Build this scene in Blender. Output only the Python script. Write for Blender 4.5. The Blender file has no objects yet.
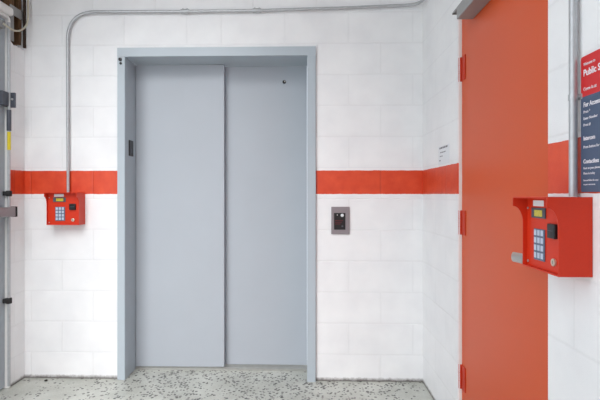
import bpy, bmesh, math, random
from mathutils import Vector, Matrix

random.seed(7)
S = bpy.context.scene
C = S.collection
PI = math.pi

# ------------------------------------------------------------------ camera
F, D, EYE = 480.0, 3.144, 1.22              # focal length in px, distance to the back wall, eye height
CX = 295.0                                  # principal point
YAW = math.atan(13.0 / F)
cd = bpy.data.cameras.new('camera')
cam = bpy.data.objects.new('camera', cd); C.objects.link(cam)
cd.sensor_width = 36.0; cd.lens = 36.0 * F / 600.0
cd.shift_x = (300.0 - CX) / 600.0; cd.shift_y = -5.5 / 600.0
cam.location = (0, -D, EYE); cam.rotation_euler = (PI / 2, 0, YAW)
cd.clip_start = 0.02
S.camera = cam

# ------------------------------------------------------------------ daylight
w = bpy.data.worlds.new('overcast'); S.world = w; w.use_nodes = True
bg = w.node_tree.nodes['Background']
bg.inputs[0].default_value = (0.89, 0.945, 1.0, 1); bg.inputs[1].default_value = 1.12
sd = bpy.data.lights.new('hazy_sun', 'SUN'); sun = bpy.data.objects.new('hazy_sun', sd); C.objects.link(sun)
sd.energy = 2.1; sd.angle = math.radians(55); sd.color = (1.0, 0.985, 0.965)
sun.rotation_euler = Vector((0.12, 0.66, -0.68)).to_track_quat('-Z', 'Y').to_euler()

vs = S.view_settings
vs.view_transform = 'Standard'; vs.look = 'None'; vs.gamma = 1.0; vs.use_curve_mapping = False
vs.exposure = 0.92

# ------------------------------------------------------------------ measuring: a point seen at (u, v) lying on a known plane of the place
cs, sn = math.cos(YAW), math.sin(YAW)
def ray(u, v):
    a, b = (u - CX) / F, (194.5 - v) / F
    return Vector((a * cs - sn, a * sn + cs, b))
def on_y(u, v, y=0.0):
    r = ray(u, v); return Vector((0, -D, EYE)) + r * ((y + D) / r.y)
def on_x(u, v, x):
    r = ray(u, v); return Vector((0, -D, EYE)) + r * (x / r.x)

# ------------------------------------------------------------------ materials
def srgb(r, g, b):
    f = lambda c: (c / 255 / 12.92) if c / 255 <= 0.04045 else ((c / 255 + 0.055) / 1.055) ** 2.4
    return (f(r), f(g), f(b), 1)
class NT:
    def __init__(s, name):
        s.m = bpy.data.materials.new(name); s.m.use_nodes = True
        s.t = s.m.node_tree; s.p = s.t.nodes['Principled BSDF']
    def n(s, typ, **kw):
        x = s.t.nodes.new(typ)
        for k, v in kw.items(): setattr(x, k, v)
        return x
    def l(s, a, b): s.t.links.new(a, b)
    def math(s, op, a, b=None, c=None):
        x = s.n('ShaderNodeMath', operation=op)
        for i, q in enumerate((a, b, c)):
            if q is None: continue
            if isinstance(q, (int, float)): x.inputs[i].default_value = q
            else: s.l(q, x.inputs[i])
        return x.outputs[0]
    def mix(s, fac, a, b):
        x = s.n('ShaderNodeMix', data_type='RGBA')
        for sock, q in ((x.inputs[0], fac), (x.inputs[6], a), (x.inputs[7], b)):
            if isinstance(q, (int, float)): sock.default_value = q
            elif isinstance(q, tuple): sock.default_value = q
            else: s.l(q, sock)
        return x.outputs[2]
    def ramp(s, v, lo, hi):
        x = s.n('ShaderNodeMapRange'); x.inputs[1].default_value = lo; x.inputs[2].default_value = hi
        s.l(v, x.inputs[0]); return x.outputs[0]
    def noise(s, vec, scale, detail=3, rough=0.5):
        x = s.n('ShaderNodeTexNoise'); x.inputs['Scale'].default_value = scale
        x.inputs['Detail'].default_value = detail; x.inputs['Roughness'].default_value = rough
        s.l(vec, x.inputs['Vector']); return x.outputs['Fac']
def plain(name, col, rough=0.5, metal=0.0, vary=0.06, scale=30, bump=0.0, spec=0.5):
    k = NT(name); pos = k.n('ShaderNodeNewGeometry').outputs['Position']
    n = k.noise(pos, scale)
    dk = tuple(c * (1 - vary * 2) for c in col[:3]) + (1,)
    k.l(k.mix(n, dk, tuple(min(1, c * (1 + vary)) for c in col[:3]) + (1,)), k.p.inputs['Base Color'])
    k.p.inputs['Roughness'].default_value = rough; k.p.inputs['Metallic'].default_value = metal
    k.p.inputs['Specular IOR Level'].default_value = spec
    if bump:
        b = k.n('ShaderNodeBump'); b.inputs['Strength'].default_value = bump; b.inputs['Distance'].default_value = 0.002
        k.l(n, b.inputs['Height']); k.l(b.outputs[0], k.p.inputs['Normal'])
    return k.m

BAND_LO, BAND_HI = EYE + 0.003, EYE + 0.157
WHITE, ORANGE = srgb(236, 236, 238), srgb(206, 58, 28)
def block_wall(name, axis, phase, split=None, phase2=0.0):
    """Painted concrete block: coursed joints, pores, and the orange band painted round the room."""
    k = NT(name)
    pos = k.n('ShaderNodeNewGeometry').outputs['Position']
    sx = k.n('ShaderNodeSeparateXYZ'); k.l(pos, sx.inputs[0])
    a = sx.outputs[axis]; z = sx.outputs[2]
    ph = phase
    if split is not None:
        ph = k.math('MULTIPLY_ADD', k.math('GREATER_THAN', a, split), phase2 - phase, phase)
    au = k.math('ADD', a, ph)
    # joints
    H, W = 0.2033, 0.4166
    zr = k.math('DIVIDE', k.math('ADD', z, 0.2033 - 0.175), H)
    row = k.math('FLOOR', zr)
    fz = k.math('FRACT', zr)
    half = k.math('MULTIPLY', k.math('MODULO', row, 2.0), 0.5)
    fx = k.math('FRACT', k.math('ADD', k.math('DIVIDE', au, W), half))
    dz = k.math('MULTIPLY', k.math('MINIMUM', fz, k.math('SUBTRACT', 1.0, fz)), H)
    dx = k.math('MULTIPLY', k.math('MINIMUM', fx, k.math('SUBTRACT', 1.0, fx)), W)
    d = k.math('MINIMUM', dz, dx)
    wob = k.noise(pos, 60, 4)
    joint = k.ramp(k.math('ADD', d, k.math('MULTIPLY', wob, 0.003)), 0.0, 0.009)
    pores = k.ramp(k.noise(pos, 260, 3, 0.6), 0.30, 0.55)
    big = k.noise(pos, 6, 3)
    h = k.math('ADD', k.math('MULTIPLY', joint, 1.0), k.math('ADD', k.math('MULTIPLY', pores, 0.25), k.math('MULTIPLY', big, 0.5)))
    b = k.n('ShaderNodeBump'); b.inputs['Strength'].default_value = 0.45; b.inputs['Distance'].default_value = 0.0028
    k.l(h, b.inputs['Height']); k.l(b.outputs[0], k.p.inputs['Normal'])
    # paint
    edge = k.math('MULTIPLY', k.math('SUBTRACT', k.noise(pos, 22, 3), 0.5), 0.006)
    zz = k.math('ADD', z, edge)
    band = k.math('MULTIPLY', k.math('GREATER_THAN', zz, BAND_LO), k.math('LESS_THAN', zz, BAND_HI))
    white = k.mix(k.ramp(big, 0.3, 0.7), srgb(234, 234, 236), srgb(242, 242, 243))
    white = k.mix(k.math('MULTIPLY', k.math('SUBTRACT', 1.0, joint), 0.17), white, srgb(196, 194, 196))
    scuff = k.ramp(k.noise(pos, 9, 6, 0.75), 0.70, 0.80)
    white = k.mix(k.math('MULTIPLY', scuff, 0.12), white, srgb(150, 145, 140))
    # dirt along the very foot of the wall
    foot = k.math('SUBTRACT', 1.0, k.ramp(k.math('ADD', z, k.math('MULTIPLY', k.noise(pos, 35, 4, 0.7), -0.03)), -0.010, 0.012))
    white = k.mix(k.math('MULTIPLY', foot, 0.9), white, srgb(84, 78, 72))
    org = k.mix(k.ramp(k.noise(pos, 14, 4), 0.3, 0.7), srgb(208, 62, 28), srgb(222, 78, 40))
    org = k.mix(k.math('MULTIPLY', k.math('SUBTRACT', 1.0, joint), 0.35), org, srgb(150, 34, 20))
    k.l(k.mix(band, white, org), k.p.inputs['Base Color'])
    k.p.inputs['Roughness'].default_value = 0.42
    return k.m

def concrete():
    k = NT('polished_concrete')
    pos = k.n('ShaderNodeNewGeometry').outputs['Position']
    base = k.mix(k.ramp(k.noise(pos, 3.5, 5, 0.65), 0.3, 0.7), srgb(156, 158, 150), srgb(196, 198, 191))
    fine = k.noise(pos, 120, 3)
    base = k.mix(k.math('MULTIPLY', k.ramp(fine, 0.45, 0.75), 0.35), base, srgb(222, 222, 217))
    vo = k.n('ShaderNodeTexVoronoi'); vo.inputs['Scale'].default_value = 50; k.l(pos, vo.inputs['Vector'])
    sc = k.n('ShaderNodeSeparateColor'); k.l(vo.outputs['Color'], sc.inputs[0])
    sp = k.n('ShaderNodeSeparateXYZ'); k.l(pos, sp.inputs[0])
    worn = k.math('SUBTRACT', 0.16, k.math('MULTIPLY', k.math('ABSOLUTE', k.math('ADD', sp.outputs[0], 0.45)), 0.20))
    mask = k.ramp(k.math('ADD', k.noise(pos, 2.6, 4, 0.6), worn), 0.36, 0.62)
    keep = k.math('LESS_THAN', sc.outputs[0], k.math('MULTIPLY_ADD', mask, 0.80, 0.04))
    r = k.math('MULTIPLY_ADD', sc.outputs[1], 0.26, 0.26)
    inside = k.math('LESS_THAN', vo.outputs['Distance'], r)
    peb = k.math('MULTIPLY', keep, inside)
    pc = k.mix(sc.outputs[2], srgb(34, 34, 37), srgb(104, 102, 98))
    base = k.mix(k.math('MULTIPLY', peb, 0.95), base, pc)
    k.l(base, k.p.inputs['Base Color'])
    k.p.inputs['Roughness'].default_value = 0.33
    b = k.n('ShaderNodeBump'); b.inputs['Strength'].default_value = 0.2; b.inputs['Distance'].default_value = 0.002
    k.l(fine, b.inputs['Height']); k.l(b.outputs[0], k.p.inputs['Normal'])
    return k.m
def timber(name, c1, c2):
    k = NT(name)
    pos = k.n('ShaderNodeNewGeometry').outputs['Position']
    mp = k.n('ShaderNodeMapping'); mp.inputs['Scale'].default_value = (30, 30, 2.0); k.l(pos, mp.inputs[0])
    k.l(k.mix(k.ramp(k.noise(mp.outputs[0], 2.0, 5, 0.6), 0.3, 0.7), c1, c2), k.p.inputs['Base Color'])
    k.p.inputs['Roughness'].default_value = 0.8
    return k.m

M = {
    'floor': concrete(),
    'elev': plain('blue_grey_enamel', srgb(173, 179, 187), 0.34, vary=0.02, scale=4),
    'elev_frame': plain('blue_grey_frame_enamel', srgb(177, 187, 195), 0.30, vary=0.02, scale=4),
    'door': plain('orange_enamel', srgb(208, 82, 34), 0.42, vary=0.02, scale=3, spec=0.4),
    'hinge': plain('orange_enamel_hinge', srgb(192, 46, 16), 0.42, vary=0.03, spec=0.3),
    'phone': plain('red_orange_powdercoat', srgb(206, 50, 20), 0.42, vary=0.03, scale=120, spec=0.35),
    'steel': plain('galvanised_steel', srgb(188, 190, 193), 0.36, 0.45, vary=0.10, scale=60),
    'lever': plain('satin_chrome', srgb(190, 188, 184), 0.30, 0.9, vary=0.04),
    'grey': plain('grey_closer_paint', srgb(150, 150, 150), 0.45, 0.2, vary=0.04),
    'darkgrey': plain('dark_grey_metal', srgb(84, 88, 98), 0.45, 0.3, vary=0.08),
    'black': plain('black_plastic', srgb(24, 22, 24), 0.35, vary=0.1),
    'rubber': plain('black_rubber', srgb(36, 34, 36), 0.7, vary=0.1),
    'white': plain('white_enamel', srgb(232, 230, 228), 0.40, vary=0.03),
    'leaf': plain('pale_grey_door_paint', srgb(176, 184, 192), 0.35, vary=0.03, scale=5),
    'bar': plain('brushed_grey_bar', srgb(150, 142, 146), 0.4, 0.3, vary=0.05),
    'yellow': plain('yellow_sticker', srgb(226, 206, 40), 0.5, vary=0.05),
    'paper': plain('white_paper', srgb(228, 230, 234), 0.6, vary=0.01),
    'ink': plain('dark_ink', srgb(105, 105, 112), 0.6, vary=0.02),
    'key': plain('pale_keys', srgb(190, 200, 218), 0.35, vary=0.03),
    'keybed': plain('grey_blue_key_bed', srgb(92, 104, 128), 0.4, vary=0.05),
    'lcd': plain('yellow_green_display', srgb(206, 190, 60), 0.3, vary=0.25, scale=180),
    'brass': plain('pale_lock_metal', srgb(214, 200, 184), 0.3, 0.5, vary=0.05),
    'panel': plain('warm_grey_plate', srgb(150, 142, 146), 0.35, 0.4, vary=0.03),
    'darkred': plain('dark_red_print', srgb(96, 26, 34), 0.4, vary=0.1),
    'sign_red': plain('sign_red', srgb(206, 38, 40), 0.4, vary=0.02),
    'sign_navy': plain('sign_navy', srgb(74, 88, 114), 0.4, vary=0.02),
    'sign_white': plain('sign_white', srgb(236, 230, 236), 0.4, vary=0.01),
    'wood': timber('raw_timber', srgb(78, 54, 34), srgb(118, 86, 54)),
    'darkwood': timber('dark_timber', srgb(30, 21, 15), srgb(60, 42, 28)),
    'cable': plain('beige_cable', srgb(186, 178, 160), 0.5, vary=0.05),
    'stone': plain('dark_grit', srgb(58, 54, 50), 0.8, vary=0.1),
    'sill': plain('worn_sill_metal', srgb(176, 176, 172), 0.4, 0.5, vary=0.12, scale=40),
    'ceil': plain('off_white_ceiling', srgb(226, 224, 220), 0.8, vary=0.02, scale=3),
}
M['wall_back'] = block_wall('painted_block_back', 0, 0.4166 * 5 - on_y(93, 180).x, -0.6, 0.4166 * 5 - on_y(380.5, 180).x)
M['wall_side'] = block_wall('painted_block_side', 1, 0.11)

# ------------------------------------------------------------------ mesh helpers
def link(name, bm, mat, parent=None, smooth=False, loc=None):
    bmesh.ops.recalc_face_normals(bm, faces=bm.faces)
    me = bpy.data.meshes.new(name); bm.to_mesh(me); bm.free()
    for m in (mat if isinstance(mat, (list, tuple)) else [mat]): me.materials.append(m)
    if smooth:
        for p in me.polygons: p.use_smooth = True
        try: me.set_sharp_from_angle(angle=math.radians(40))
        except Exception: pass
    o = bpy.data.objects.new(name, me); C.objects.link(o)
    if parent: o.parent = parent
    if loc is not None: o.location = loc
    return o
def B(): return bmesh.new()
def box(bm, a, b, bev=0.0, seg=2):
    a, b = Vector(a), Vector(b)
    lo = Vector((min(a.x, b.x), min(a.y, b.y), min(a.z, b.z))); hi = Vector((max(a.x, b.x), max(a.y, b.y), max(a.z, b.z)))
    t = bmesh.new()
    bmesh.ops.create_cube(t, size=1.0, matrix=Matrix.Translation((lo + hi) / 2) @ Matrix.Diagonal((*(hi - lo), 1)))
    if bev: bmesh.ops.bevel(t, geom=t.edges[:], offset=bev, segments=seg, affect='EDGES', profile=0.5)
    me = bpy.data.meshes.new('tmp'); t.to_mesh(me); t.free(); bm.from_mesh(me); bpy.data.meshes.remove(me)
    return bm
def cyl(bm, p, q, r, n=20, r2=None, bev=0.0):
    p, q = Vector(p), Vector(q); d = q - p
    t = bmesh.new()
    m = Matrix.Translation((p + q) / 2) @ d.to_track_quat('Z', 'Y').to_matrix().to_4x4()
    bmesh.ops.create_cone(t, cap_ends=True, segments=n, radius1=r, radius2=r if r2 is None else r2, depth=d.length, matrix=m)
    if bev:
        es = [e for e in t.edges if any(len(f.verts) > 4 for f in e.link_faces)]
        bmesh.ops.bevel(t, geom=es, offset=bev, segments=2, affect='EDGES', profile=0.5)
    me = bpy.data.meshes.new('tmp'); t.to_mesh(me); t.free(); bm.from_mesh(me); bpy.data.meshes.remove(me)
    return bm
def prism(bm, pts, ext):
    """closed polygon pts extruded by the vector ext"""
    ext = Vector(ext)
    a = [bm.verts.new(Vector(p)) for p in pts]; b = [bm.verts.new(Vector(p) + ext) for p in pts]
    n = len(pts)
    bm.faces.new(a); bm.faces.new(list(reversed(b)))
    for i in range(n): bm.faces.new((a[i], a[(i + 1) % n], b[(i + 1) % n], b[i]))
    return bm
def smooth_path(pts, r, n=8):
    """round the corners of a polyline with radius-like distance r"""
    pts = [Vector(p) for p in pts]; out = [pts[0]]
    for i in range(1, len(pts) - 1):
        p, a, b = pts[i], pts[i - 1], pts[i + 1]
        rr = r[i] if isinstance(r, dict) else r
        k1 = min(rr, (a - p).length * 0.49); k2 = min(rr, (b - p).length * 0.49)
        s, e = p + (a - p).normalized() * k1, p + (b - p).normalized() * k2
        for j in range(n + 1):
            t = j / n; out.append(s * (1 - t) ** 2 + p * 2 * t * (1 - t) + e * t * t)
    out.append(pts[-1]); return out
def tube(bm, pts, r, n=14):
    pts = [Vector(p) for p in pts]; rings = []
    t0 = (pts[1] - pts[0]).normalized()
    nrm = t0.orthogonal().normalized()
    for i, p in enumerate(pts):
        t = ((pts[min(i + 1, len(pts) - 1)] - p).normalized() + (p - pts[max(i - 1, 0)]).normalized())
        t = t.normalized() if t.length > 1e-6 else t0
        nrm = (nrm - t * nrm.dot(t)).normalized(); bi = t.cross(nrm)
        rings.append([bm.verts.new(p + (nrm * math.cos(2 * PI * j / n) + bi * math.sin(2 * PI * j / n)) * r) for j in range(n)])
    for a, b in zip(rings, rings[1:]):
        for j in range(n): bm.faces.new((a[j], a[(j + 1) % n], b[(j + 1) % n], b[j]))
    bm.faces.new(list(reversed(rings[0]))); bm.faces.new(rings[-1])
    return bm
def empty(name, loc=(0, 0, 0), rz=0.0):
    o = bpy.data.objects.new(name, None); C.objects.link(o); o.location = loc; o.rotation_euler = (0, 0, rz)
    o.empty_display_size = 0.05; return o
def tag(o, label, cat, group=None, kind=None):
    o['label'] = label; o['category'] = cat
    if group: o['group'] = group
    if kind: o['kind'] = kind
    return o
def copy_tree(o, parent=None):
    c = o.copy(); C.objects.link(c)
    if parent: c.parent = parent
    for ch in [x for x in bpy.data.objects if x.parent == o]: copy_tree(ch, c)
    return c
def text(body, size, mat, parent, mtx, bold=0.0, sx=1.0, extrude=0.0004):
    cu = bpy.data.curves.new('lettering', 'FONT'); cu.body = body; cu.size = size; cu.offset = bold * size; cu.extrude = extrude
    cu.align_x = 'LEFT'; cu.resolution_u = 3
    to = bpy.data.objects.new('lettering', cu); C.objects.link(to)
    bpy.context.view_layer.update()
    me = bpy.data.meshes.new_from_object(to.evaluated_get(bpy.context.evaluated_depsgraph_get()))
    bpy.data.objects.remove(to); bpy.data.curves.remove(cu)
    me.transform(mtx @ Matrix.Diagonal((sx, 1, 1, 1)))
    me.materials.clear(); me.materials.append(mat)
    o = bpy.data.objects.new('lettering', me); C.objects.link(o); o.parent = parent
    return o

# ------------------------------------------------------------------ the setting
XR = on_y(422.8, 200).x           # right wall
XL = on_y(24.5, 200).x            # left wall
HT = 3.05
FR = -0.02                        # face of the elevator frame, proud of the wall
ex0, ex1 = on_y(117.2, 200, FR).x, on_y(315.8, 200, FR).x       # outer edges of the elevator frame
ix0, ix1 = on_y(124.8, 200, FR).x, on_y(307.2, 200, FR).x       # inner edges
iz, ez = on_y(200, 56.0, FR).z, on_y(200, 47.2, FR).z
RV = 0.180                        # depth of the elevator reveal behind the wall face
TH = 0.016

bm = B(); box(bm, (XL - 3.2, -6.0, -0.12), (XR + 0.3, 0.40, 0.0))
o = link('floor', bm, M['floor']); tag(o, 'worn grey concrete floor with dark pebbles showing through', 'floor', kind='structure')

bm = B()
box(bm, (XL - 0.30, 0, 0), (ix0 - TH, 0.2, HT)); box(bm, (ix1 + TH, 0, 0), (XR + 0.25, 0.2, HT)); box(bm, (ix0 - TH, 0, iz + TH), (ix1 + TH, 0.2, HT))
o = link('wall_back', bm, M['wall_back']); tag(o, 'white painted block wall with orange band around the elevator', 'wall', kind='structure')

DX = XR + 0.020                   # face of the orange door, set a little back
dy0, dy1 = on_x(460.2, 200, DX).y, on_x(548.0, 200, XR).y       # hinge edge (far), latch edge (near)
wy0 = on_x(457.6, 200, XR).y
dzt = 2.145
bm = B()
box(bm, (XR, wy0, 0), (XR + 0.2, 0, HT)); box(bm, (XR, -3.4, 0), (XR + 0.2, dy1, HT)); box(bm, (XR, dy1, dzt), (XR + 0.2, wy0, HT))
o = link('wall_right', bm, M['wall_side']); tag(o, 'white painted block wall with orange band beside the orange door', 'wall', kind='structure')

ly = on_x(10.3, 200, XL).y        # where the left wall's short white return meets the grey door's frame
notch = on_x(20, 47, XL).z
bm = B()
pts = [(XL, ly, 0), (XL, 0, 0), (XL, 0, notch - 0.008)]
for i in range(1, 9):
    t = i / 9.0; pts.append((XL, ly * t, notch - 0.008 * (1 - t) + random.uniform(-0.009, 0.009)))
pts.append((XL, ly, notch + 0.01))
prism(bm, pts, (-0.16, 0, 0))
o = link('wall_left', bm, M['wall_side']); tag(o, 'short white block return wall between grey door and back wall', 'wall', kind='structure')

bm = B(); box(bm, (-0.6, -3.55, 0), (XR + 0.2, -3.40, HT))  # unseen wall added behind the camera to keep light off the phone box side
o = link('wall_light_blocker', bm, M['wall_side']); tag(o, 'unseen white block wall added behind the viewer to block daylight', 'wall', kind='structure')
bm = B(); box(bm, (-0.6, -3.5, HT), (XR + 0.25, -1.5, HT + 0.1)); box(bm, (XL - 0.30, -1.5, HT), (XR + 0.25, 0.25, HT + 0.1))  # unseen ceiling; the rear right slab is added to block daylight
o = link('ceiling', bm, M['ceil']); tag(o, 'plain off-white unseen ceiling over the lobby, extended rearward to block daylight', 'ceiling', kind='structure')

# dark timber backing where the left wall is left unfinished above the white return
bm = B(); box(bm, (XL - 0.09, -1.45, notch + 0.02), (XL - 0.050, -0.001, HT))
o = link('trim_1', bm, M['darkwood']); tag(o, 'dark timber backing exposed above the grey door', 'wall backing', kind='structure')

# ------------------------------------------------------------------ elevator
el = empty('elevator', ((ex0 + ex1) / 2, 0, 0))
tag(el, 'blue-grey two-panel elevator doorway with closed sliding doors', 'elevator')
def elp(name, bm, m, smooth=False, parent=el):
    o = link(name, bm, m, parent, smooth)
    if parent is el: o.matrix_parent_inverse = Matrix.Translation(-Vector(el.location))
    return o
for x_out, x_in in ((ex0, ix0), (ex1, ix1)):
    s = 1 if x_in > x_out else -1
    bm = B()
    prism(bm, [(x_out, FR, 0.001), (x_in, FR, 0.001), (x_in, RV + 0.05, 0.001), (x_in - s * (TH - 0.001), RV + 0.05, 0.001),
               (x_in - s * (TH - 0.001), -0.001, 0.001), (x_out, -0.001, 0.001)], (0, 0, iz - 0.002))
    bmesh.ops.bevel(bm, geom=[e for e in bm.edges if abs(e.verts[0].co.z - e.verts[1].co.z) > 1], offset=0.0025, segments=2, affect='EDGES')
    jm = elp('jamb', bm, M['elev_frame'])
    if s == 1: jl = jm
bm = B()
prism(bm, [(ex0, FR, iz), (ex0, FR, ez), (ex0, -0.001, ez), (ex0, -0.001, iz + TH - 0.001), (ex0, 0.0, iz + TH - 0.001), (ex0, 0.0, iz)], (ex1 - ex0, 0, 0))
prism(bm, [(ix0, 0, iz), (ix0, RV + 0.1, iz), (ix0, RV + 0.1, iz + TH - 0.001), (ix0, 0, iz + TH - 0.001)], (ix1 - ix0, 0, 0))
elp('header', bm, M['elev_frame'])
xs = on_y(224.2, 200, RV).x       # leading edge of the nearer panel
bm = B(); box(bm, (ix0 + 0.001, RV, 0.020), (xs, RV + 0.032, iz - 0.004), 0.003); elp('door_panel', bm, M['elev'])
bm = B(); box(bm, (xs - 0.06, RV + 0.055, 0.020), (ix1 - 0.001, RV + 0.087, iz - 0.004), 0.003); p2 = elp('door_panel', bm, M['elev'])
kp = on_y(284.3, 82, RV + 0.055)
bm = B(); cyl(bm, kp + Vector((0, 0.002, 0)), kp + Vector((0, -0.004, 0)), 0.013, 20, bev=0.001); kh = link('keyhole', bm, M['black'], p2)
kh.matrix_parent_inverse = Matrix.Identity(4)
bm = B(); cyl(bm, kp + Vector((0.004, -0.004, 0.004)), kp + Vector((0.004, -0.006, 0.004)), 0.004, 12); link('key_slot_or_glint', bm, M['lever'], p2)  # pale off-centre disc stands in for the highlight on the black keyhole
bm = B(); box(bm, (ix0 + 0.001, RV - 0.012, 0.0005), (ix1 - 0.001, RV + 0.10, 0.014))
for i in range(2): box(bm, (ix0 + 0.001, RV + 0.006 + i * 0.045, 0.014), (ix1 - 0.001, RV + 0.010 + i * 0.045, 0.0155))
elp('sill', bm, M['sill'])
# black plate in the left reveal, its raised rim and slot
a, b = on_x(128.6, 141, ix0), on_x(132.6, 156, ix0)
yA, yB = a.y, b.y
bm = B(); box(bm, (ix0 + 0.0005, yA, on_x(130, 140.3, ix0).z), (ix0 + 0.006, yB, on_x(130, 156, ix0).z), 0.0015)
pl = elp('indicator_plate', bm, M['black'])
bm = B(); box(bm, (ix0 + 0.006, (yA + yB) / 2 - 0.012, 1.50), (ix0 + 0.007, (yA + yB) / 2 + 0.012, 1.53)); link('indicator_window', bm, M['darkgrey'], pl)
bm = B()
p = on_y(120.4, 59.6, FR); cyl(bm, p + Vector((0, 0.001, 0)), p + Vector((0, -0.010, 0)), 0.011, 18, bev=0.002)
p = on_y(120.8, 63.4, FR); cyl(bm, p + Vector((0, 0.001, 0)), p + Vector((0, -0.006, 0)), 0.008, 18, bev=0.001)
elp('frame_sensor', bm, M['black'], True)

# ------------------------------------------------------------------ orange door in the right wall
d2 = empty('door_1', (DX, (dy0 + dy1) / 2, 0)); tag(d2, 'orange steel door with three hinges and silver lever handle', 'door', kind='structure')
inv = Matrix.Translation(-Vector(d2.location))
def dp(name, bm, m, smooth=False, parent=d2):
    o = link(name, bm, m, parent, smooth)
    if parent is d2: o.matrix_parent_inverse = inv
    return o
bm = B(); box(bm, (DX, dy1 + 0.004, 0.010), (DX + 0.045, dy0 - 0.003, 2.13), 0.002); leaf = dp('leaf', bm, M['door'])
bm = B()
box(bm, (DX - 0.014, dy0, 0.001), (DX + 0.06, wy0 - 0.006, dzt - 0.001))
box(bm, (DX + 0.0, dy1 + 0.0005, 2.132), (DX + 0.06, dy0, dzt - 0.001))
box(bm, (DX + 0.046, dy1 + 0.0005, 0.001), (DX + 0.06, dy1 + 0.03, 2.132))
dp('frame', bm, M['white'])
for v, u in ((69.5, 462), (222.5, 462), (376.5, 462)):
    z = on_x(462, v, DX).z
    bm = B()
    cyl(bm, (DX - 0.004, dy0 - 0.018, z - 0.061), (DX - 0.004, dy0 - 0.018, z + 0.061), 0.0125, 18, bev=0.002)
    box(bm, (DX - 0.004, dy0 - 0.085, z - 0.060), (DX - 0.0003, dy0 - 0.028, z + 0.060), 0.001)
    for q in (-1, 1): cyl(bm, (DX - 0.004, dy0 - 0.018, z + q * 0.021 - 0.001), (DX - 0.004, dy0 - 0.018, z + q * 0.021 + 0.001), 0.0132, 18)
    hg = dp('hinge', bm, M['hinge'], True)
# lever: rose, spindle and curved grip pointing at the hinges
lz = 1.008; lyy = dy1 + 0.062
bm = B(); cyl(bm, (DX - 0.0005, lyy, lz), (DX - 0.012, lyy, lz), 0.030, 28, bev=0.003); cyl(bm, (DX - 0.012, lyy, lz), (DX - 0.055, lyy, lz), 0.011, 20)
grip = smooth_path([(DX - 0.046, lyy - 0.008, lz), (DX - 0.058, lyy + 0.02, lz), (DX - 0.058, lyy + 0.098, lz - 0.002)], 0.03)
lv = dp('lever_handle', bm, M['lever'], True)
bm = B()
for a_, b_ in zip(grip, grip[1:]): pass
tube(bm, grip, 0.0115, 14)
bmesh.ops.scale(bm, vec=(0.8, 1, 1.5), space=Matrix.Translation((-(DX - 0.055), -lyy, -lz)), verts=bm.verts)
link('grip', bm, M['lever'], lv, True)
# closer along the door head
cb = on_x(473, 19.5, DX)
cx0 = DX - 0.076
bm = B(); box(bm, (DX - 0.0005, cb.y - 0.30, cb.z), (cx0, cb.y, cb.z + 0.052), 0.004); cl = dp('door_closer', bm, M['grey'])
bm = B()
box(bm, (DX - 0.040, cb.y - 0.27, cb.z + 0.058), (DX - 0.068, cb.y + 0.09, cb.z + 0.068), 0.002)
cyl(bm, (DX - 0.054, cb.y - 0.25, cb.z + 0.050), (DX - 0.054, cb.y - 0.25, cb.z + 0.070), 0.014, 18)
box(bm, (DX - 0.068, cb.y + 0.07, cb.z + 0.058), (XR - 0.001, cb.y + 0.098, cb.z + 0.068), 0.002)
link('closer_arm', bm, M['grey'], cl)

# ------------------------------------------------------------------ grey door at the left edge
lxf = XL - 0.020
d3 = empty('door_2', (lxf, ly - 0.5, 0)); tag(d3, 'pale grey door in white rounded frame at left edge', 'door', kind='structure')
inv3 = Matrix.Translation(-Vector(d3.location))
def lp(name, bm, m, smooth=False, parent=d3):
    o = link(name, bm, m, parent, smooth)
    if parent is d3: o.matrix_parent_inverse = inv3
    return o
ztop = on_x(12, 9.5, XL).z
fy = ly - 0.002
# frame: a rounded white section, up one side, over the head and down the other
def sweep_frame():
    bm = B()
    pth = smooth_path([(0, fy - 0.011, 0.001), (0, fy - 0.011, ztop - 0.065), (0, fy - 1.10, ztop - 0.065), (0, fy - 1.10, 0.001)], 0.02, 4)
    sec = [(-0.06, -0.010), (0.002, -0.010), (0.006, -0.006), (0.006, 0.006), (0.002, 0.010), (-0.06, 0.010)]
    rings = []
    for i, p in enumerate(pth):
        a = pth[max(i - 1, 0)]; b = pth[min(i + 1, len(pth) - 1)]
        t = (b - a).normalized(); nrm = Vector((1, 0, 0)).cross(t).normalized()
        rings.append([bm.verts.new((lxf + 0.020 + sx_, p.y + nrm.y * so, p.z + nrm.z * so)) for sx_, so in sec])
    for a, b in zip(rings, rings[1:]):
        for j in range(len(sec)): bm.faces.new((a[j], a[(j + 1) % 6], b[(j + 1) % 6], b[j]))
    bm.faces.new(rings[0]); bm.faces.new(rings[-1])
    return bm
lp('frame', sweep_frame(), M['white'], True)
y0, y1 = fy - 0.023, fy - 1.088
bm = B(); box(bm, (lxf - 0.045, y0, 0.010), (lxf, y1, ztop - 0.077), 0.002); lf = lp('leaf', bm, M['leaf'])
ph = on_x(3, 57, lxf).z
bm = B()
box(bm, (lxf + 0.0005, y0 - 0.075, ph), (lxf + 0.008, y1 + 0.1, ph + 0.014), 0.002)
box(bm, (lxf + 0.0005, y0 - 0.075, 0.15), (lxf + 0.008, y0 - 0.089, ph), 0.002)
box(bm, (lxf + 0.0005, y1 + 0.1, 0.15), (lxf + 0.008, y1 + 0.114, ph), 0.002)
link('panel_moulding', bm, M['darkgrey'], lf)
bm = B(); box(bm, (lxf - 0.03, fy + 0.004, ztop - 0.056), (XL + 0.028, y1 - 0.02, ztop), 0.020, 5); lp('head_cover', bm, M['white'], True)
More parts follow.
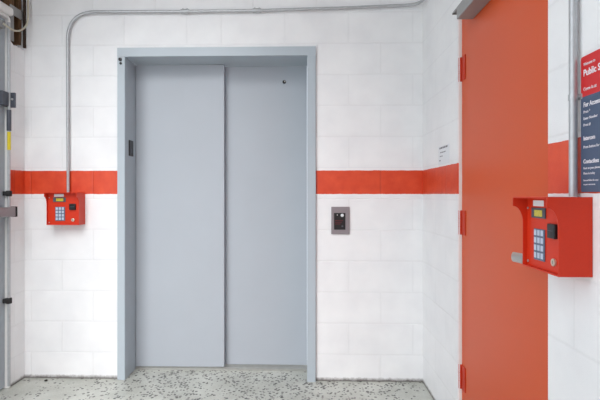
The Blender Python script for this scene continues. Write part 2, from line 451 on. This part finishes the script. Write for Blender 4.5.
# vertical rod with its clips, sticker and latch
rx = lxf + 0.030; ry = y0 - 0.004
def lz_at(v): return on_x(9.5, v, rx).z
bm = B(); cyl(bm, (rx, ry, 0.02), (rx, ry, ztop - 0.10), 0.0085, 16); rod = lp('latch_rod', bm, M['steel'], True)
bm = B(); cyl(bm, (rx, ry, lz_at(131)), (rx, ry, lz_at(110)), 0.0135, 16, bev=0.002); link('rod_sleeve', bm, M['darkgrey'], rod, True)
bm = B(); cyl(bm, (rx, ry, lz_at(150)), (rx, ry, lz_at(132)), 0.0105, 16); link('yellow_sticker', bm, M['yellow'], rod, True)
for v in (193.5, 300.5):
    z = lz_at(v); bm = B()
    cyl(bm, (rx, ry, z - 0.018), (rx, ry, z + 0.018), 0.017, 18, bev=0.004); box(bm, (lxf + 0.0005, ry - 0.02, z - 0.014), (rx, ry + 0.012, z + 0.014), 0.003)
    link('rod_clip', bm, M['rubber'], rod, True)
zb0, zb1 = lz_at(107.5), lz_at(92.5)
bm = B(); box(bm, (lxf + 0.0005, ry + 0.006, zb0), (rx + 0.034, ry + 0.020, zb1), 0.003); box(bm, (lxf + 0.0005, ry - 0.07, zb0 + 0.005), (rx + 0.004, ry + 0.006, zb1 - 0.002), 0.003)
lb = lp('latch_box', bm, M['darkgrey'])
bm = B(); zc = (zb0 + zb1) / 2 + 0.004; cyl(bm, (rx + 0.018, ry + 0.007, zc), (rx + 0.018, ry - 0.004, zc), 0.007, 12, bev=0.001); link('bolt', bm, M['steel'], lb, True)
bx = lxf + 0.062
pz0, pz1 = on_x(8, 216.8, bx).z, on_x(8, 207.2, bx).z
bm = B(); box(bm, (bx - 0.022, ry + 0.002, pz0), (bx + 0.012, y1 + 0.06, pz1), 0.006); pb = lp('push_bar', bm, M['bar'], True)
bm = B(); box(bm, (bx - 0.025, ry + 0.002, pz0 - 0.003), (bx + 0.015, ry + 0.014, pz1 + 0.003), 0.003); link('end_cap', bm, M['rubber'], pb)
bm = B(); box(bm, (lxf + 0.0005, ry - 0.10, pz0 + 0.012), (bx - 0.02, ry - 0.04, pz1 - 0.012), 0.003); link('bracket', bm, M['darkgrey'], pb)
# head closer of the grey door
hz = on_x(3, 25, lxf + 0.03).z
bm = B(); box(bm, (lxf + 0.0005, y0 - 0.05, hz - 0.02), (lxf + 0.04, y0 - 0.42, hz + 0.025), 0.005); lp('door_closer', bm, M['grey'])

# ------------------------------------------------------------------ what shows above the white return
def up(u, v, x): return on_x(u, v, x)
bm = B(); box(bm, (XL - 0.049, -0.090, notch + 0.02), (XL - 0.012, ly + 0.004, HT - 0.002), 0.003)
tag(link('wooden_stud', bm, M['wood']), 'raw brown timber stud nearer the grey door in the wall gap', 'stud', 'timber studs in the wall gap')
bm = B(); box(bm, (XL - 0.049, -0.020, notch + 0.02), (XL - 0.010, -0.045, HT - 0.002), 0.002)
tag(link('wooden_stud', bm, M['wood']), 'raw brown timber stud in the corner by the back wall', 'stud', 'timber studs in the wall gap')
bm = B(); box(bm, (XL - 0.003, -0.002, notch + 0.005), (XL + 0.014, -0.016, HT - 0.002), 0.003)
tag(link('wooden_strip', bm, M['darkwood']), 'dark timber strip up the corner above the white return', 'strip')
pz = on_x(20, 17, XL - 0.03).z
bm = B(); box(bm, (XL - 0.009, -0.018, pz - 0.030), (XL - 0.003, ly + 0.006, pz + 0.030), 0.002)
br = tag(link('metal_bracket', bm, M['grey']), 'greenish grey metal bracket across the timber gap', 'bracket')
bm = B(); box(bm, (XL - 0.009, ly + 0.012, notch + 0.016), (XL - 0.004, ly + 0.045, pz - 0.030), 0.002); link('upright', bm, M['grey'], br)
cpts = [on_x(3, 23.5, lxf + 0.046), on_x(8, 27, XL + 0.045), on_x(14, 31, XL + 0.05), on_x(20, 31, XL + 0.05), on_x(25.5, 27.5, XL + 0.05), on_y(28.2, 20, -0.04), on_y(28.0, 8, -0.04), on_y(28.0, -30, -0.04)]
bm = B(); tube(bm, smooth_path(cpts, 0.05, 5), 0.006, 10)
tag(link('cable', bm, M['cable'], smooth=True), 'beige cable drooping from the grey door head to the corner', 'cable')

# ------------------------------------------------------------------ conduits
CY = -0.020
pts = [Vector((on_y(68.2, 193, CY).x, CY, on_y(60, 225, -0.088).z + 0.2115)), on_y(67.4, 11.9, CY), on_y(185, 11.4, CY), on_y(257, 10.6, CY), on_y(345, 8.0, CY)]
last = on_y(417.5, 4.6, CY); pts.append(Vector((XR - 0.020, CY, last.z)))
pts.append(Vector((XR - 0.020, -1.5, last.z + 0.01)))
bm = B(); tube(bm, smooth_path(pts, {1: 0.19, 2: 0.01, 3: 0.01, 4: 0.05, 5: 0.09}, 12), 0.0100, 16)
c1 = tag(link('conduit', bm, M['steel'], smooth=True), 'long bent steel conduit running over the elevator doorway', 'conduit')
for u, v in ((185, 11.4), (257, 10.6)):
    p = on_y(u, v, CY); bm = B(); cyl(bm, p - Vector((0.028, 0, 0)), p + Vector((0.028, 0, 0)), 0.0145, 18, bev=0.002)
    for q in (-1, 1): cyl(bm, p + Vector((q * 0.014, 0, 0.012)), p + Vector((q * 0.014, 0, 0.020)), 0.004, 10)
    link('coupling', bm, M['steel'], c1, True)
RX = XR - 0.018
pr = on_x(573.2, 193, RX)
bm = B(); tube(bm, [(RX, pr.y, 1.2145), (RX, pr.y, 1.8), (RX, pr.y, HT - 0.15)], 0.0110, 18)
c2 = tag(link('conduit', bm, M['steel'], smooth=True), 'straight steel conduit rising from the phone box near the sign', 'conduit')
z = on_x(578, 97.5, XR - 0.004).z
bm = B(); cyl(bm, (RX, pr.y, z - 0.008), (RX, pr.y, z + 0.008), 0.0126, 18)
box(bm, (XR - 0.001, pr.y, z - 0.008), (XR - 0.005, pr.y - 0.019, z + 0.008), 0.001); cyl(bm, (XR - 0.005, pr.y - 0.0145, z), (XR - 0.011, pr.y - 0.0145, z), 0.004, 12)
link('strap', bm, M['steel'], c2, True)

# ------------------------------------------------------------------ keypad phones
def make_phone():
    """local frame: wall at y = 0, front towards -y, bottom at z = 0"""
    r = empty('entry_phone')
    W, H, DP, HD = 0.212, 0.210, 0.088, 0.118
    t = 0.004
    # side plates with the swept hood flange
    prof = [(0, 0), (-DP, 0), (-DP, 0.130)]
    for i in range(1, 9):
        a = i / 8 * PI / 2
        prof.append((-DP - (HD - DP) * (1 - math.cos(a)), 0.130 + 0.052 * math.sin(a)))
    prof += [(-HD, H - 0.004), (-HD + 0.004, H), (0, H)]
    bm = B()
    for x in (-W / 2, W / 2 - t): prism(bm, [(x, y, z) for y, z in prof], (t, 0, 0))
    box(bm, (-W / 2 + t, -HD + 0.002, H - t), (W / 2 - t, 0, H))
    box(bm, (-W / 2 + t, -DP, 0), (W / 2 - t, 0, t))
    box(bm, (-W / 2 + t, -0.004, t), (W / 2 - t, -0.0005, H - t))
    link('housing', bm, M['phone'], r)
    FY = -DP + 0.013
    bm = B(); box(bm, (-W / 2 + t, FY, t), (W / 2 - t, FY + 0.004, H - t)); face = link('faceplate', bm, M['phone'], r)
    def px(x): return -W / 2 + (x - 75) / 227 * W
    def pz(y): return H - (y - 92) / 208 * H
    def flat(name, x0, y0, x1, y1, m, h=0.003, bev=0.001, par=r):
        bm = B(); box(bm, (px(x0), FY - 0.0002, pz(y1)), (px(x1), FY - h, pz(y0)), bev); return link(name, bm, m, par)
    flat('instruction_label', 122, 102, 190, 119, M['paper'], 0.0012, 0)
    ds = flat('display', 116, 123, 204, 153, M['darkgrey'], 0.004, 0.001)
    bm = B(); box(bm, (px(138), FY - 0.0041, pz(148)), (px(188), FY - 0.0050, pz(130))); link('screen', bm, M['lcd'], ds)
    kb = flat('keypad', 131, 184, 199, 274, M['keybed'], 0.003, 0.001)
    for i in range(3):
        for j in range(4):
            x0 = 134.5 + i * 21.3; y0 = 187 + j * 21.7
            bm = B(); box(bm, (px(x0), FY - 0.0031, pz(y0 + 16)), (px(x0 + 15), FY - 0.0044, pz(y0)), 0.0006); link('key', bm, M['key'], kb)
    ca = flat('card_reader', 232, 164, 276, 204, M['black'], 0.012, 0.003)
    bm = B(); box(bm, (px(240), FY - 0.0121, pz(184)), (px(268), FY - 0.0128, pz(182))); link('slot', bm, M['darkgrey'], ca)
    c = Vector((px(255), FY, pz(268)))
    bm = B(); cyl(bm, c, c + Vector((0, -0.007, 0)), 0.0105, 24, bev=0.0015); lk = link('lock', bm, M['brass'], r, True)
    bm = B(); box(bm, c + Vector((-0.001, -0.0071, -0.005)), c + Vector((0.001, -0.0076, 0.005))); link('key_slot_or_glint', bm, M['black'], lk)
    for sx_, z in ((-1, 0.016), (-1, 0.176)):
        bm = B(); cyl(bm, (sx_ * (W / 2 - 0.012), FY, z), (sx_ * (W / 2 - 0.012), FY - 0.003, z), 0.0035, 10); link('screw', bm, M['steel'], r)
    return r
ph1 = make_phone()
yb = on_x(592.2, 200, XR - 0.002).y
ph1.location = (XR - 0.001, yb + 0.106, on_x(592, 277, XR).z); ph1.rotation_euler = (0, 0, -PI / 2)
tag(ph1, 'red-orange keypad phone box under the sign by the orange door', 'phone box', 'keypad phone boxes')
ph2 = copy_tree(ph1)
xa, xb = on_y(47, 225, -0.088).x, on_y(80.3, 225, -0.088).x
ph2.location = ((xa + xb) / 2 - 0.006, -0.001, on_y(60, 225, -0.088).z); ph2.rotation_euler = (0, 0, 0)
tag(ph2, 'red-orange keypad phone box left of the elevator under a conduit', 'phone box', 'keypad phone boxes')

# ------------------------------------------------------------------ elevator call plate
a, b = on_y(331.2, 234.2, -0.01), on_y(349.6, 206.8, -0.01)
cp = empty('call_panel', ((a.x + b.x) / 2, 0, a.z)); tag(cp, 'small grey elevator call panel with black window on white wall', 'call panel')
ci = Matrix.Translation(-Vector(cp.location))
def cpp(name, bm, m, par=cp, smooth=False):
    o = link(name, bm, m, par, smooth)
    if par is cp: o.matrix_parent_inverse = ci
    return o
bm = B(); box(bm, (a.x, -0.0005, a.z), (b.x, -0.012, b.z), 0.003)
x0, x1, z0, z1 = on_y(334.0, 0, -0.012).x, on_y(345.4, 0, -0.012).x, on_y(0, 229.0, -0.012).z, on_y(0, 212.6, -0.012).z
cpp('plate', bm, M['panel'])
bm = B(); box(bm, (x0, -0.0121, z0), (x1, -0.0150, z1), 0.001); wd = cpp('window', bm, M['black'])
p = on_y(342.2, 215.3, -0.015); bm = B(); cyl(bm, p, p + Vector((0, -0.005, 0)), 0.0105, 20, bev=0.002); cpp('call_button', bm, M['paper'], cp, True)
p = on_y(337.3, 215.0, -0.015); bm = B(); cyl(bm, p, p + Vector((0, -0.002, 0)), 0.004, 14); cpp('indicator_light', bm, M['lever'], cp)
p = on_y(342.4, 226.2, -0.015); bm = B(); cyl(bm, p, p + Vector((0, -0.003, 0)), 0.006, 16); cpp('key_switch', bm, M['darkgrey'], cp)
p = on_y(339.0, 222.5, -0.015); bm = B()
for i in range(3): box(bm, (p.x - 0.026, -0.0151, p.z + 0.010 - i * 0.011), (p.x + 0.026 - 0.008 * i, -0.0156, p.z + 0.0145 - i * 0.011))
link('print', bm, M['darkred'], wd)

# ------------------------------------------------------------------ information sign
sy0 = on_x(582.4, 58, XR).y; SX = XR - 0.004
zt, zb, zm = on_x(581.8, 58.3, XR).z, on_x(581.8, 192, XR).z, on_x(582, 98.0, XR).z
SW = 0.30
sg = empty('information_sign', (XR, sy0 - SW / 2, zb)); tag(sg, 'red and navy information sign with white lettering on right wall', 'sign')
si = Matrix.Translation(-Vector(sg.location))
def rounded(y0, y1, z0, z1, r0, r1):
    pts = []
    for cy_, cz_, a0, r in ((y1 + r0, z0 + r0, PI, r0), (y0 - r0, z0 + r0, 1.5 * PI, r0), (y0 - r1, z1 - r1, 0, r1), (y1 + r1, z1 - r1, 0.5 * PI, r1)):
        if r < 1e-5: pts.append((cy_, cz_)); continue
        for j in range(6):
            t = a0 + j / 5 * PI / 2; pts.append((cy_ + math.cos(t) * r, cz_ + math.sin(t) * r))
    return pts
def board(name, z0, z1, r0, r1, x0, x1, mat, g=0.0):
    bm = B(); prism(bm, [(x0, y, z) for y, z in rounded(sy0 - g, sy0 - SW + g, z0, z1, r0, r1)], (x1 - x0, 0, 0))
    o = link(name, bm, mat, sg); o.matrix_parent_inverse = si; return o
board('red_header', zm, zt, 0.0, 0.006, XR - 0.0005, SX, M['sign_red'])
board('navy_panel', zb, zm, 0.006, 0.0, XR - 0.0005, SX, M['sign_navy'])
def line(body, u, v, cap, bold=0.0, sx=1.0, dy=0.0):
    p = on_x(u, v, SX - 0.0002)
    m = Matrix(((0, 0, -1, SX - 0.0006), (-1, 0, 0, p.y - dy), (0, 1, 0, p.z), (0, 0, 0, 1)))
    o = text(body, cap / 0.70, M['sign_white'], sg, m, bold, sx)
    o.matrix_parent_inverse = si
line('Welcome to', 583.6, 66.4, 0.0085, 0.0, 0.85)
line('Public Storage', 583.6, 76.6, 0.0175, 0.022, 0.97)
line('Come in at', 583.6, 91.4, 0.0095, 0.0, 0.95)
line('For Access', 583.6, 107.4, 0.0125, 0.02, 0.92)
line('Press *', 583.6, 113.6, 0.0075); line('Enter Number', 583.6, 120.2, 0.0075); line('Press #', 583.6, 126.6, 0.0075)
line('Intercom', 583.6, 140.6, 0.0110, 0.02, 0.9)
line('Press button for help', 583.6, 148.6, 0.0075)
line('Contactless', 583.6, 163.6, 0.0110, 0.02, 0.92)
line('Rent on your phone', 583.6, 169.4, 0.0062); line('Move in today', 583.6, 174.6, 0.0062)
line('Scan and follow the steps', 583.6, 181.2, 0.0045); line('on your own screen', 583.6, 185.2, 0.0045)

# ------------------------------------------------------------------ paper notice beside the door
nx = XR - 0.0015
n0, n1 = on_x(438.3, 150, nx).y, on_x(449.2, 150, nx).y
nzt, nzb = on_x(449, 143.4, nx).z, on_x(449, 163.2, nx).z
bm = B(); box(bm, (XR - 0.0003, n0, nzb), (nx, n1, nzt))
nt = tag(link('paper_notice', bm, M['paper']), 'small white paper notice on the wall above the orange band', 'notice')
wd_ = n1 - n0
for f0, f1, z0, hh in ((0.12, 0.88, 0.90, 0.016), (0.20, 0.70, 0.66, 0.009), (0.15, 0.42, 0.46, 0.008), (0.10, 0.22, 0.24, 0.010)):
    bm = B(); zc = nzb + (nzt - nzb) * z0
    x = f0
    while x < f1:
        ww = min(random.uniform(0.10, 0.18), f1 - x)
        box(bm, (nx - 0.0001, n0 + wd_ * x, zc - hh / 2 * 0.6), (nx - 0.0004, n0 + wd_ * (x + ww), zc + hh / 2 * 0.6)); x += ww + 0.03
    link('print', bm, M['ink'], nt)

# ------------------------------------------------------------------ grit on the floor
p = on_y(46, 381.0, -0.10)
r_ = ray(46, 381.2); q = Vector((0, -D, EYE)) + r_ * (-EYE / r_.z)
bm = B(); bmesh.ops.create_icosphere(bm, subdivisions=2, radius=0.011)
for v_ in bm.verts: v_.co *= random.uniform(0.8, 1.15); v_.co.z *= 0.6
o = link('stone_chip', bm, M['stone'], smooth=True); o.location = (q.x, q.y, 0.005)
tag(o, 'small dark stone chip on the floor near left corner', 'stone')
